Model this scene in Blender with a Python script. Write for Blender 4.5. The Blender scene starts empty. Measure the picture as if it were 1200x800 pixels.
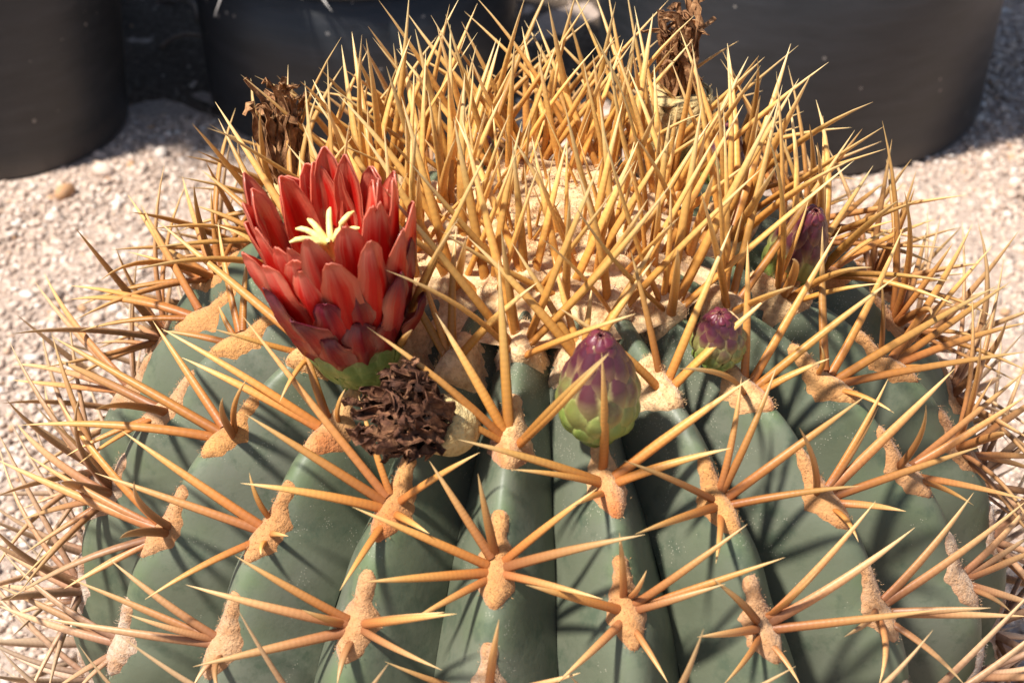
import bpy, math, random
import numpy as np
from mathutils import Vector

# ---------------------------------------------------------------- camera, world, sun
R = 0.2                                   # cactus radius in metres; shapes below are in units of R
ZC = 0.8                                  # height of the cactus centre above the gravel, in R
scene = bpy.context.scene
rad = math.radians

cam_data = bpy.data.cameras.new('camera')
cam = bpy.data.objects.new('camera', cam_data)
scene.collection.objects.link(cam)
cam.location = (-0.0114, -0.68218, 0.58521 + 0.16)
cam.rotation_euler = (rad(90 - 34.096), 0, 0)
cam_data.sensor_width = 36.0
cam_data.lens = 70.53
cam_data.clip_start = 0.02
cam_data.clip_end = 200
cam_data.dof.use_dof = True
cam_data.dof.focus_distance = 0.79
cam_data.dof.aperture_fstop = 18.0
scene.camera = cam

SUN_EL, SUN_AZ = 60.0, -60.0              # azimuth seen from above: 0 = from the camera side (-Y), negative = from the left
world = bpy.data.worlds.new('World')
scene.world = world
world.use_nodes = True
wn = world.node_tree.nodes
sky = wn.new('ShaderNodeTexSky')
sky.sky_type = 'NISHITA'
sky.sun_disc = False
sky.sun_elevation = rad(SUN_EL)
sky.sun_rotation = rad(180 - SUN_AZ)
world.node_tree.links.new(sky.outputs[0], wn['Background'].inputs[0])
wn['Background'].inputs[1].default_value = 0.08

sun_data = bpy.data.lights.new('sun', 'SUN')
sun_data.energy = 5.0
sun_data.angle = rad(4.5)
sun_data.color = (1.0, 0.95, 0.87)
sun = bpy.data.objects.new('sun', sun_data)
scene.collection.objects.link(sun)
to_sun = Vector((math.sin(rad(SUN_AZ)) * math.cos(rad(SUN_EL)), -math.cos(rad(SUN_AZ)) * math.cos(rad(SUN_EL)), math.sin(rad(SUN_EL))))
sun.rotation_euler = to_sun.to_track_quat('Z', 'Y').to_euler()
sun.location = to_sun * 3

scene.render.engine = 'CYCLES'
scene.view_settings.view_transform = 'Standard'
scene.view_settings.look = 'None'
scene.view_settings.exposure = 0.72
scene.view_settings.gamma = 1.0
scene.view_settings.use_curve_mapping = False
scene.cycles.max_bounces = 6

rng = np.random.default_rng(7)
random.seed(7)

# ---------------------------------------------------------------- materials
def new_mat(name):
    m = bpy.data.materials.new(name)
    m.use_nodes = True
    nt = m.node_tree
    return m, nt, nt.nodes['Principled BSDF']

def N(nt, kind, **kw):
    n = nt.nodes.new(kind)
    for k, v in kw.items():
        if isinstance(k, str) and hasattr(n, k):
            setattr(n, k, v)
    return n

def L(nt, a, b):
    nt.links.new(a, b)

def ramp(nt, fac, stops, interp='LINEAR'):
    n = nt.nodes.new('ShaderNodeValToRGB')
    n.color_ramp.interpolation = interp
    el = n.color_ramp.elements
    while len(el) > 1:
        el.remove(el[0])
    el[0].position = stops[0][0]; el[0].color = (*stops[0][1], 1)
    for p, c in stops[1:]:
        e = el.new(p); e.color = (*c, 1)
    if fac is not None:
        L(nt, fac, n.inputs[0])
    return n.outputs[0]

def g(v):
    return (v, v, v)

def noise(nt, scale, detail=3, rough=0.55, vec=None, out=0):
    n = nt.nodes.new('ShaderNodeTexNoise')
    n.inputs['Scale'].default_value = scale
    n.inputs['Detail'].default_value = detail
    n.inputs['Roughness'].default_value = rough
    if vec is not None:
        L(nt, vec, n.inputs['Vector'])
    return n.outputs[out]

def mix(nt, fac, a, b, mode='MIX'):
    n = nt.nodes.new('ShaderNodeMix')
    n.data_type = 'RGBA'
    n.blend_type = mode
    for idx, v in ((0, fac), (6, a), (7, b)):
        if hasattr(v, 'links'):
            L(nt, v, n.inputs[idx])
        elif isinstance(v, (int, float)):
            n.inputs[idx].default_value = v
        else:
            n.inputs[idx].default_value = (*v, 1)
    return n.outputs[2]

def math_node(nt, op, a, b=None, clamp=False):
    n = nt.nodes.new('ShaderNodeMath')
    n.operation = op
    n.use_clamp = clamp
    for i, v in enumerate((a, b)):
        if v is None:
            continue
        if hasattr(v, 'links'):
            L(nt, v, n.inputs[i])
        else:
            n.inputs[i].default_value = v
    return n.outputs[0]

def bump(nt, bsdf, height, strength, dist):
    n = nt.nodes.new('ShaderNodeBump')
    n.inputs['Strength'].default_value = strength
    n.inputs['Distance'].default_value = dist
    L(nt, height, n.inputs['Height'])
    L(nt, n.outputs[0], bsdf.inputs['Normal'])

def world_pos(nt):
    return nt.nodes.new('ShaderNodeNewGeometry').outputs['Position']

def attr(nt, name, out='Fac'):
    a = nt.nodes.new('ShaderNodeAttribute')
    a.attribute_name = name
    return a.outputs[out]

def uv_xy(nt):
    u = nt.nodes.new('ShaderNodeUVMap')
    s = nt.nodes.new('ShaderNodeSeparateXYZ')
    L(nt, u.outputs[0], s.inputs[0])
    return s.outputs[0], s.outputs[1]

def make_skin():
    m, nt, b = new_mat('cactus_skin')
    p = world_pos(nt)
    ux, uy = uv_xy(nt)                                   # x: 0 ridge .. 1 groove, y: polar angle / 180
    big = noise(nt, 14, 3, 0.5, p)
    col = ramp(nt, big, [(0.32, (0.092, 0.106, 0.066)), (0.5, (0.118, 0.130, 0.089)), (0.68, (0.146, 0.154, 0.116))])
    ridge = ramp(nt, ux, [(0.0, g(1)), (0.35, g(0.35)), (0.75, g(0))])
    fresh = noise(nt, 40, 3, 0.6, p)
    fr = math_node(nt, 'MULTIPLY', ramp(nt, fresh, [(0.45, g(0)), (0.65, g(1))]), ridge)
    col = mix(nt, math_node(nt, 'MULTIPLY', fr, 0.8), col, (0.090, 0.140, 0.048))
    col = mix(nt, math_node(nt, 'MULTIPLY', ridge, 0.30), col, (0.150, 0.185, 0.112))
    blot = noise(nt, 70, 5, 0.7, p)
    col = mix(nt, math_node(nt, 'MULTIPLY', ramp(nt, blot, [(0.52, g(0)), (0.68, g(1))]), 0.75), col, (0.058, 0.082, 0.052))
    # pale specks of wool and dust, more of them up at the crown
    sp = nt.nodes.new('ShaderNodeTexVoronoi')
    sp.inputs['Scale'].default_value = 950
    L(nt, p, sp.inputs['Vector'])
    dot = math_node(nt, 'LESS_THAN', sp.outputs['Distance'], 0.20)
    where = ramp(nt, uy, [(0.08, g(0.95)), (0.15, g(0.60)), (0.22, g(0.43)), (0.32, g(0.36))])
    clump = noise(nt, 60, 3, 0.6, p)
    keep = math_node(nt, 'LESS_THAN', clump, where)
    dots = math_node(nt, 'MULTIPLY', dot, keep)
    col = mix(nt, math_node(nt, 'MULTIPLY', dots, 0.55), col, (0.46, 0.42, 0.33))
    # corky brown scars
    scar = noise(nt, 28, 4, 0.65, p)
    col = mix(nt, ramp(nt, scar, [(0.735, g(0)), (0.755, g(1))]), col, (0.060, 0.034, 0.014))
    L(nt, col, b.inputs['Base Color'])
    rr = ramp(nt, noise(nt, 50, 3, 0.6, p), [(0.35, g(0.46)), (0.7, g(0.66))])
    L(nt, rr, b.inputs['Roughness'])
    b.inputs['Specular IOR Level'].default_value = 0.36
    h = math_node(nt, 'ADD', math_node(nt, 'MULTIPLY', noise(nt, 160, 4, 0.6, p), 0.5), math_node(nt, 'MULTIPLY', noise(nt, 30, 2, 0.5, p), 1.2))
    bump(nt, b, h, 0.32, 0.0016)
    return m

def make_spine_mat():
    m, nt, b = new_mat('spine_horn')
    u, v = uv_xy(nt)                                     # u along the spine (0 base, 1 tip)
    age = attr(nt, 'age')
    young = ramp(nt, u, [(0.0, (0.60, 0.235, 0.045)), (0.25, (0.74, 0.360, 0.075)), (0.65, (0.84, 0.510, 0.150)), (1.0, (0.90, 0.72, 0.38))])
    mid = ramp(nt, u, [(0.0, (0.40, 0.130, 0.035)), (0.3, (0.55, 0.215, 0.050)), (0.7, (0.66, 0.340, 0.095)), (1.0, (0.76, 0.52, 0.22))])
    old = ramp(nt, u, [(0.0, (0.33, 0.145, 0.075)), (0.4, (0.54, 0.300, 0.150)), (0.8, (0.68, 0.450, 0.235)), (1.0, (0.68, 0.48, 0.25))])
    grey = ramp(nt, u, [(0.0, (0.36, 0.23, 0.17)), (0.5, (0.64, 0.46, 0.32)), (1.0, (0.70, 0.55, 0.38))])
    f1 = math_node(nt, 'MULTIPLY', age, 3.0, True)
    f2 = math_node(nt, 'SUBTRACT', math_node(nt, 'MULTIPLY', age, 3.0), 1.0, True)
    f3 = math_node(nt, 'SUBTRACT', math_node(nt, 'MULTIPLY', age, 3.0), 2.0, True)
    col = mix(nt, f3, mix(nt, f2, mix(nt, f1, young, mid), old), grey)
    tone = attr(nt, 'tone')
    hs = nt.nodes.new('ShaderNodeHueSaturation')
    L(nt, col, hs.inputs['Color'])
    L(nt, math_node(nt, 'ADD', math_node(nt, 'MULTIPLY', tone, 0.5), 0.72), hs.inputs['Value'])
    col = hs.outputs[0]
    # rings across the spine
    pos = world_pos(nt)
    n1 = noise(nt, 6, 2, 0.5, pos)
    ph = math_node(nt, 'ADD', math_node(nt, 'MULTIPLY', u, 165.0), math_node(nt, 'MULTIPLY', n1, 14.0))
    ring = math_node(nt, 'SINE', ph)
    fade = ramp(nt, u, [(0.0, g(1)), (0.55, g(0.8)), (0.9, g(0))])
    rf = math_node(nt, 'MULTIPLY', math_node(nt, 'ADD', math_node(nt, 'MULTIPLY', ring, 0.5), 0.5), fade)
    col = mix(nt, math_node(nt, 'MULTIPLY', rf, 0.15), col, (0.22, 0.085, 0.03))
    fine = noise(nt, 900, 3, 0.6, pos)
    col = mix(nt, ramp(nt, fine, [(0.5, g(0)), (0.75, g(0.25))]), col, (0.30, 0.14, 0.06))
    L(nt, col, b.inputs['Base Color'])
    b.inputs['Roughness'].default_value = 0.42
    b.inputs['Specular IOR Level'].default_value = 0.40
    bump(nt, b, math_node(nt, 'ADD', math_node(nt, 'MULTIPLY', rf, 0.3), fine), 0.22, 0.0003)
    t = nt.nodes.new('ShaderNodeBsdfTranslucent')
    L(nt, mix(nt, 0.35, col, (0.85, 0.45, 0.10)), t.inputs[0])
    ms = nt.nodes.new('ShaderNodeMixShader')
    ms.inputs[0].default_value = 0.22
    L(nt, b.outputs[0], ms.inputs[1]); L(nt, t.outputs[0], ms.inputs[2])
    L(nt, ms.outputs[0], nt.nodes['Material Output'].inputs[0])
    return m

def make_wool():
    m, nt, b = new_mat('areole_wool')
    pos = world_pos(nt)
    age = attr(nt, 'age')
    col = ramp(nt, age, [(0.0, (0.86, 0.62, 0.345)), (0.22, (0.78, 0.51, 0.25)), (0.36, (0.58, 0.290, 0.095)), (0.55, (0.55, 0.275, 0.110)), (0.75, (0.52, 0.345, 0.21)), (1.0, (0.55, 0.47, 0.39))])
    n1 = noise(nt, 130, 4, 0.65, pos)
    col = mix(nt, ramp(nt, n1, [(0.40, g(0)), (0.64, g(0.7))]), col, (0.40, 0.180, 0.060))
    n2 = noise(nt, 700, 3, 0.7, pos)
    col = mix(nt, ramp(nt, n2, [(0.40, g(0.35)), (0.52, g(0))]), col, (0.36, 0.19, 0.085))
    red = attr(nt, 'sap')
    col = mix(nt, red, col, (0.50, 0.115, 0.022))
    L(nt, col, b.inputs['Base Color'])
    b.inputs['Roughness'].default_value = 0.92
    b.inputs['Specular IOR Level'].default_value = 0.15
    b.inputs['Sheen Weight'].default_value = 0.25
    b.inputs['Sheen Roughness'].default_value = 0.5
    h = math_node(nt, 'ADD', n2, math_node(nt, 'MULTIPLY', n1, 1.5))
    bump(nt, b, h, 0.85, 0.0010)
    return m

def add_translucent(nt, b, col, amount):
    t = nt.nodes.new('ShaderNodeBsdfTranslucent')
    L(nt, col, t.inputs[0])
    ms = nt.nodes.new('ShaderNodeMixShader')
    ms.inputs[0].default_value = amount
    L(nt, b.outputs[0], ms.inputs[1]); L(nt, t.outputs[0], ms.inputs[2])
    L(nt, ms.outputs[0], nt.nodes['Material Output'].inputs[0])

def make_petal(name, base, core, margin, tip, tip_from, rough=0.30):
    m, nt, b = new_mat(name)
    x, s = uv_xy(nt)                                     # x across 0..1, s along
    ax = math_node(nt, 'ABSOLUTE', math_node(nt, 'SUBTRACT', math_node(nt, 'MULTIPLY', x, 2.0), 1.0))
    pos = world_pos(nt)
    streak = nt.nodes.new('ShaderNodeTexNoise')
    mp = nt.nodes.new('ShaderNodeCombineXYZ')
    L(nt, math_node(nt, 'MULTIPLY', x, 14.0), mp.inputs[0]); L(nt, math_node(nt, 'MULTIPLY', s, 1.6), mp.inputs[1])
    L(nt, attr(nt, 'tone'), mp.inputs[2])
    L(nt, mp.outputs[0], streak.inputs['Vector'])
    streak.inputs['Scale'].default_value = 1.0
    streak.inputs['Detail'].default_value = 3
    axn = math_node(nt, 'ADD', ax, math_node(nt, 'MULTIPLY', math_node(nt, 'SUBTRACT', streak.outputs[0], 0.5), 0.7))
    col = ramp(nt, axn, [(0.0, core), (0.42, base), (0.78, margin), (1.0, margin)])
    ts = math_node(nt, 'ADD', s, math_node(nt, 'MULTIPLY', math_node(nt, 'SUBTRACT', streak.outputs[0], 0.5), 0.25))
    col = mix(nt, ramp(nt, ts, [(tip_from, g(0)), (min(1.0, tip_from + 0.22), g(1))]), col, tip)
    hs = nt.nodes.new('ShaderNodeHueSaturation')
    L(nt, col, hs.inputs['Color'])
    L(nt, math_node(nt, 'ADD', math_node(nt, 'MULTIPLY', attr(nt, 'tone'), 0.35), 0.82), hs.inputs['Value'])
    col = hs.outputs[0]
    L(nt, col, b.inputs['Base Color'])
    b.inputs['Roughness'].default_value = rough
    b.inputs['Specular IOR Level'].default_value = 0.5
    bump(nt, b, math_node(nt, 'ADD', streak.outputs[0], math_node(nt, 'MULTIPLY', noise(nt, 500, 3, 0.6, pos), 0.4)), 0.4, 0.0009)
    b.inputs['Coat Weight'].default_value = 0.35
    b.inputs['Coat Roughness'].default_value = 0.22
    add_translucent(nt, b, col, 0.40)
    return m

def make_bud_scale():
    m, nt, b = new_mat('bud_scale')
    x, s = uv_xy(nt)
    ax = math_node(nt, 'ABSOLUTE', math_node(nt, 'SUBTRACT', math_node(nt, 'MULTIPLY', x, 2.0), 1.0))
    h = attr(nt, 'age')                                  # 0 at the foot of the bud, 1 at its tip
    pos = world_pos(nt)
    nz = noise(nt, 260, 3, 0.6, pos)
    hh = math_node(nt, 'ADD', h, math_node(nt, 'MULTIPLY', math_node(nt, 'SUBTRACT', nz, 0.5), 0.18))
    inner = ramp(nt, hh, [(0.20, (0.17, 0.235, 0.05)), (0.36, (0.18, 0.175, 0.05)), (0.46, (0.095, 0.026, 0.034)), (0.75, (0.070, 0.012, 0.026)), (1.0, (0.125, 0.016, 0.032))])
    margin = ramp(nt, hh, [(0.15, (0.30, 0.37, 0.10)), (0.50, (0.40, 0.36, 0.14)), (0.78, (0.34, 0.17, 0.10)), (1.0, (0.19, 0.040, 0.045))])
    f = ramp(nt, math_node(nt, 'ADD', ax, math_node(nt, 'MULTIPLY', math_node(nt, 'SUBTRACT', nz, 0.5), 0.5)), [(0.52, g(0)), (0.92, g(1))])
    tipf = ramp(nt, s, [(0.82, g(0)), (1.0, g(1))])
    f = math_node(nt, 'MAXIMUM', f, tipf)
    col = mix(nt, f, inner, margin)
    # the purple stain sits in the upper half of each scale
    foot = ramp(nt, s, [(0.25, g(0.6)), (0.55, g(0))])
    col = mix(nt, foot, col, margin)
    L(nt, col, b.inputs['Base Color'])
    b.inputs['Roughness'].default_value = 0.38
    bump(nt, b, nz, 0.35, 0.0008)
    return m

def make_plain(name, stops, scale, rough, spec=0.4, bstr=0.4, bdist=0.0008, bscale=300, trans=0):
    m, nt, b = new_mat(name)
    pos = world_pos(nt)
    col = ramp(nt, noise(nt, scale, 4, 0.65, pos), stops)
    L(nt, col, b.inputs['Base Color'])
    b.inputs['Roughness'].default_value = rough
    b.inputs['Specular IOR Level'].default_value = spec
    bump(nt, b, noise(nt, bscale, 4, 0.65, pos), bstr, bdist)
    if trans:
        add_translucent(nt, b, col, trans)
    return m

def make_pot_plastic():
    m, nt, b = new_mat('black_pot_plastic')
    pos = world_pos(nt)
    sc = nt.nodes.new('ShaderNodeMapping')
    sc.inputs['Scale'].default_value = (1, 1, 5)
    L(nt, pos, sc.inputs[0])
    n1 = noise(nt, 22, 5, 0.6, sc.outputs[0])
    col = ramp(nt, n1, [(0.35, (0.014, 0.017, 0.021)), (0.6, (0.022, 0.025, 0.031)), (0.8, (0.037, 0.040, 0.046))])
    sp = nt.nodes.new('ShaderNodeTexVoronoi')
    sp.inputs['Scale'].default_value = 90
    L(nt, pos, sp.inputs['Vector'])
    keep = math_node(nt, 'GREATER_THAN', noise(nt, 35, 2, 0.5, pos), 0.60)
    d = math_node(nt, 'MULTIPLY', math_node(nt, 'LESS_THAN', sp.outputs['Distance'], 0.13), keep)
    col = mix(nt, math_node(nt, 'MULTIPLY', d, 0.6), col, (0.35, 0.32, 0.29))
    # dust splashed on the lowest centimetres
    sx = nt.nodes.new('ShaderNodeSeparateXYZ')
    L(nt, pos, sx.inputs[0])
    low = ramp(nt, math_node(nt, 'ADD', sx.outputs[2], math_node(nt, 'MULTIPLY', n1, 0.02)), [(0.0, g(0.5)), (0.032, g(0))])
    col = mix(nt, low, col, (0.17, 0.145, 0.125))
    L(nt, col, b.inputs['Base Color'])
    b.inputs['Roughness'].default_value = 0.5
    b.inputs['Specular IOR Level'].default_value = 0.45
    bump(nt, b, n1, 0.25, 0.002)
    return m

def make_gravel_ground():
    m, nt, b = new_mat('sandy_grit')
    pos = world_pos(nt)
    col = ramp(nt, noise(nt, 300, 4, 0.7, pos), [(0.3, (0.30, 0.215, 0.165)), (0.5, (0.44, 0.335, 0.27)), (0.7, (0.54, 0.43, 0.355))])
    L(nt, col, b.inputs['Base Color'])
    b.inputs['Roughness'].default_value = 0.95
    bump(nt, b, noise(nt, 350, 4, 0.7, pos), 0.7, 0.004)
    return m

def make_gravel():
    m, nt, b = new_mat('gravel_stone')
    a = attr(nt, 'tone')
    col = ramp(nt, a, [(0.0, (0.20, 0.155, 0.13)), (0.08, (0.34, 0.25, 0.195)), (0.22, (0.52, 0.385, 0.30)), (0.45, (0.60, 0.475, 0.39)), (0.66, (0.64, 0.49, 0.395)), (0.79, (0.60, 0.43, 0.31)), (0.805, (0.46, 0.235, 0.10)), (0.82, (0.60, 0.44, 0.33)), (0.88, (0.68, 0.57, 0.48)), (1.0, (0.72, 0.64, 0.57))])
    pos = world_pos(nt)
    col = mix(nt, ramp(nt, noise(nt, 500, 3, 0.6, pos), [(0.35, g(0)), (0.7, g(0.35))]), col, (0.42, 0.30, 0.23))
    L(nt, col, b.inputs['Base Color'])
    b.inputs['Roughness'].default_value = 0.85
    bump(nt, b, noise(nt, 900, 3, 0.6, pos), 0.4, 0.0008)
    return m

M = {
    'skin': make_skin(), 'spine': make_spine_mat(), 'wool': make_wool(),
    'petal': make_petal('red_petal', (0.78, 0.035, 0.020), (0.66, 0.012, 0.010), (0.84, 0.21, 0.12), (0.82, 0.27, 0.175), 0.78),
    'tepal': make_petal('purple_red_tepal', (0.58, 0.045, 0.032), (0.42, 0.020, 0.025), (0.70, 0.22, 0.14), (0.20, 0.024, 0.045), 0.66),
    'scale': make_bud_scale(),
    'stigma': make_plain('pale_stigma', [(0.3, (0.82, 0.62, 0.20)), (0.7, (0.90, 0.74, 0.34))], 400, 0.5, bstr=0.6),
    'stamen': make_plain('orange_stamen', [(0.3, (0.75, 0.22, 0.03)), (0.7, (0.85, 0.42, 0.07))], 700, 0.6),
    'throat': make_plain('red_throat', [(0.3, (0.36, 0.012, 0.010)), (0.7, (0.48, 0.03, 0.015))], 200, 0.4),
    'dry': make_plain('withered_petal', [(0.30, (0.15, 0.065, 0.028)), (0.5, (0.33, 0.16, 0.07)), (0.72, (0.64, 0.36, 0.17))], 220, 0.8, spec=0.25, bstr=0.9, bscale=500, trans=0.08),
    'dry_dark': make_plain('dark_withered_petal', [(0.30, (0.045, 0.018, 0.010)), (0.5, (0.125, 0.050, 0.026)), (0.72, (0.36, 0.175, 0.085))], 220, 0.7, spec=0.3, bstr=0.9, bscale=500, trans=0.05),
    'fruit': make_plain('dry_fruit', [(0.3, (0.34, 0.205, 0.075)), (0.5, (0.56, 0.40, 0.17)), (0.72, (0.66, 0.53, 0.27))], 150, 0.75, bstr=1.0, bdist=0.003, bscale=220),
    'green': make_plain('green_receptacle', [(0.3, (0.17, 0.23, 0.045)), (0.7, (0.28, 0.34, 0.09))], 150, 0.5),
    'pot': make_pot_plastic(),
    'soil': make_plain('potting_soil', [(0.3, (0.06, 0.043, 0.032)), (0.55, (0.13, 0.095, 0.07)), (0.75, (0.30, 0.235, 0.185))], 220, 0.95, spec=0.1, bstr=1.0, bdist=0.006, bscale=180),
    'ground': make_gravel_ground(), 'gravel': make_gravel(),
    'pale_spine': make_plain('grey_white_spine', [(0.3, (0.42, 0.38, 0.35)), (0.7, (0.62, 0.58, 0.54))], 300, 0.5),
    'other_skin': make_plain('dull_green_skin', [(0.3, (0.07, 0.11, 0.06)), (0.7, (0.12, 0.17, 0.10))], 60, 0.5),
    'twig': make_plain('dry_stalk', [(0.3, (0.16, 0.10, 0.07)), (0.7, (0.34, 0.25, 0.18))], 200, 0.9),
}

# ---------------------------------------------------------------- building helpers
COL = scene.collection
ORIGIN = {}

def W(p):
    p = np.asarray(p, float)
    return (p + np.array([0, 0, ZC])) * R

def props(o, label=None, category=None, group=None, kind=None):
    for k, v in (('label', label), ('category', category), ('group', group), ('kind', kind)):
        if v:
            o[k] = v
    return o

def empty(name, loc, parent=None, **kw):
    o = bpy.data.objects.new(name, None)
    o.empty_display_size = 0.02
    COL.objects.link(o)
    ORIGIN[o.name] = np.array(loc, float)
    o.location = loc
    if parent:
        o.parent = parent
        o.location = np.array(loc) - ORIGIN[parent.name]
    return props(o, **kw)

def mk(name, verts, faces, mat, parent=None, smooth=True, uv=None, attrs=None, origin=None, **kw):
    """verts in world metres; one mesh object with its origin at its own middle"""
    verts = np.asarray(verts, float)
    org = np.array(origin, float) if origin is not None else verts.mean(0)
    me = bpy.data.meshes.new(name)
    f = np.asarray(faces)
    v = verts - org
    if f.ndim == 2:
        k = f.shape[1]
        me.vertices.add(len(v)); me.vertices.foreach_set('co', v.ravel())
        me.loops.add(f.size); me.loops.foreach_set('vertex_index', f.ravel().astype(np.int32))
        me.polygons.add(len(f))
        me.polygons.foreach_set('loop_start', np.arange(0, f.size, k, dtype=np.int32))
        me.polygons.foreach_set('loop_total', np.full(len(f), k, dtype=np.int32))
        me.update(calc_edges=True)
    else:
        me.from_pydata(v.tolist(), [], [list(x) for x in faces])
    if smooth:
        me.polygons.foreach_set('use_smooth', np.ones(len(me.polygons), dtype=bool))
    if uv is not None:
        lay = me.uv_layers.new(name='UVMap')
        idx = np.empty(len(me.loops), dtype=np.int32)
        me.loops.foreach_get('vertex_index', idx)
        lay.data.foreach_set('uv', np.asarray(uv, float)[idx].ravel())
    for k_, a in (attrs or {}).items():
        at = me.attributes.new(k_, 'FLOAT', 'POINT')
        at.data.foreach_set('value', np.broadcast_to(np.asarray(a, float), (len(verts),)).copy())
    me.materials.append(mat)
    me.validate()
    o = bpy.data.objects.new(name, me)
    COL.objects.link(o)
    ORIGIN[o.name] = org
    o.location = org
    if parent:
        o.parent = parent
        o.location = org - ORIGIN[parent.name]
    return props(o, **kw)

def grid_faces(nu, nv, wrap_v=False):
    """vertex (i, j) at index i * nv + j"""
    fs = []
    jm = nv if wrap_v else nv - 1
    for i in range(nu - 1):
        for j in range(jm):
            j2 = (j + 1) % nv
            fs.append((i * nv + j, (i + 1) * nv + j, (i + 1) * nv + j2, i * nv + j2))
    return np.array(fs, dtype=np.int32)

def unit(v):
    v = np.asarray(v, float)
    return v / (np.linalg.norm(v) + 1e-12)

def basis(axis, hint=(0, 0, 1)):
    a = unit(axis)
    h = np.array(hint, float)
    if abs(a @ unit(h)) > 0.95:
        h = np.array([1.0, 0, 0])
    x = unit(np.cross(h, a))
    return x, np.cross(a, x), a

def vnoise(p, f, seed=0):
    """cheap smooth pseudo noise, about -1..1"""
    p = np.asarray(p, float) * f
    s = np.zeros(p.shape[:-1])
    r = np.random.default_rng(seed)
    for k in range(5):
        d = r.normal(size=3); ph = r.uniform(0, 6.28)
        s += np.sin(p @ d + ph + 1.3 * np.sin(p @ r.normal(size=3) * 0.7 + ph * 2))
    return s / 3.2

# ---------------------------------------------------------------- cactus form
NR = 21
STEP = 2 * math.pi / NR
PHASE = rad(-6.606)

def prof(t):
    s, c = np.sin(t), np.cos(t)
    d = (np.abs(s) ** 2.077 + np.abs(c / 0.904) ** 2.077) ** (-1 / 2.077)
    return d * s, d * c

def ridge(az, t):
    r, z = prof(np.asarray(t, float))
    return np.stack([r * np.sin(az), -r * np.cos(az), z + 0 * r], -1)

def frame(az, t):
    B = ridge(az, t)
    u = unit(ridge(az, t - 1e-4) - B)
    s = np.array([math.cos(az), math.sin(az), 0.0])
    return B, s, u, np.cross(s, u)

# where the areoles sit on each rib (degrees from the apex, one known areole each)
ANCHOR = {0: [22.5, 34.2, 48.3, 61.5], 1: [24.5, 39.3, 53.0], 2: [18, 30.1, 44.1, 57.9], 3: [21, 34.1, 48.5, 62.2], 4: [25.5, 39.5, 53.0, 68.0],
          5: [30.8, 46.0, 60.8], 6: [23.5, 36.5, 50.3], 7: [28, 41, 55], 8: [22.5, 35.5], 9: [27, 40], 10: [23, 36], 11: [30, 43], 12: [24, 37.5], 13: [29, 42],
          14: [26, 40.5], 15: [23, 36, 49], 16: [31, 45.0, 60.0], 17: [26, 39.0, 51.4, 65], 18: [32, 45.8, 59.0, 74.2], 19: [26, 38.4, 51.2, 64.4], 20: [25.9, 43.7, 56.6]}

def areoles_of(rib):
    a = list(ANCHOR[rib])
    while a[0] > 8:
        a.insert(0, a[0] - max(4.2, 0.42 * a[0]))
    if a[0] < 4:
        a.pop(0)
    while a[-1] < 118:
        a.append(a[-1] + 14.3 + (rib * 37 % 5) * 0.15)
    return a

AREOLES = {r: areoles_of(r) for r in range(NR)}

def smooth01(x, a, b):
    k = np.clip((x - a) / (b - a), 0, 1)
    return k * k * (3 - 2 * k)

def rib_point(rib, w, t):
    """surface of the stem: w = -1..1 across one rib, t = polar angle"""
    w, t = np.broadcast_arrays(np.asarray(w, float), np.asarray(t, float))
    az = PHASE + (rib + w * 0.5) * STEP
    td = np.degrees(t)
    e = 0.42
    gr = (np.sqrt(w * w + e * e) - e) / (math.sqrt(1 + e * e) - e)
    depth = 0.145 * smooth01(td, 7, 40)
    al = AREOLES[rib]
    sw = np.zeros_like(td)
    for i in range(len(al) - 1):
        k = np.clip((td - al[i]) / (al[i + 1] - al[i]), 0, 1)
        inside = (td >= al[i]) & (td < al[i + 1])
        sw = np.where(inside, np.sin(math.pi * np.clip(k, 0, 1) ** 0.75) ** 1.3, sw)
    amp = 0.020 * smooth01(td, 20, 45) * np.exp(-(w / 0.55) ** 2)
    wav = 0.010 * smooth01(td, 20, 45) * np.sin(td * 0.43 + rib * 2.1) * np.abs(w) * np.exp(-((np.abs(w) - 0.6) / 0.35) ** 2)
    k = 1 - depth * gr + amp * sw + wav - amp * 0.25
    p = ridge(az, t)
    p = p * k[..., None]
    return p + (0.0022 * vnoise(p, 16, 5))[..., None] * unit(p.mean(axis=tuple(range(p.ndim - 1))))

def surf_at(rib, w, t):
    p = rib_point(rib, np.array([w]), np.array([t]))[0]
    e = 1e-3
    du = rib_point(rib, np.array([w]), np.array([t - e]))[0] - rib_point(rib, np.array([w]), np.array([t + e]))[0]
    ds = rib_point(rib, np.array([w + 0.02]), np.array([t]))[0] - rib_point(rib, np.array([w - 0.02]), np.array([t]))[0]
    return p, unit(np.cross(ds, du))

# ---------------------------------------------------------------- the setting: ground, gravel
def build_ground():
    n = 90
    xs = np.linspace(-1, 1, n)
    xs = np.sign(xs) * (np.abs(xs) ** 3 * 28 + np.abs(xs) * 2)          # finer in the middle
    X, Y = np.meshgrid(xs, xs, indexing='ij')
    P = np.stack([X, Y + 1.2, 0 * X], -1)
    P[..., 2] = 0.010 * vnoise(P, 0.9, 3) + 0.006 * vnoise(P, 4.0, 4)
    V = P.reshape(-1, 3) * R
    f = grid_faces(n, n)
    mk('gravel_ground', V, f, M['ground'], kind='structure', origin=(0, 0, 0))

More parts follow.
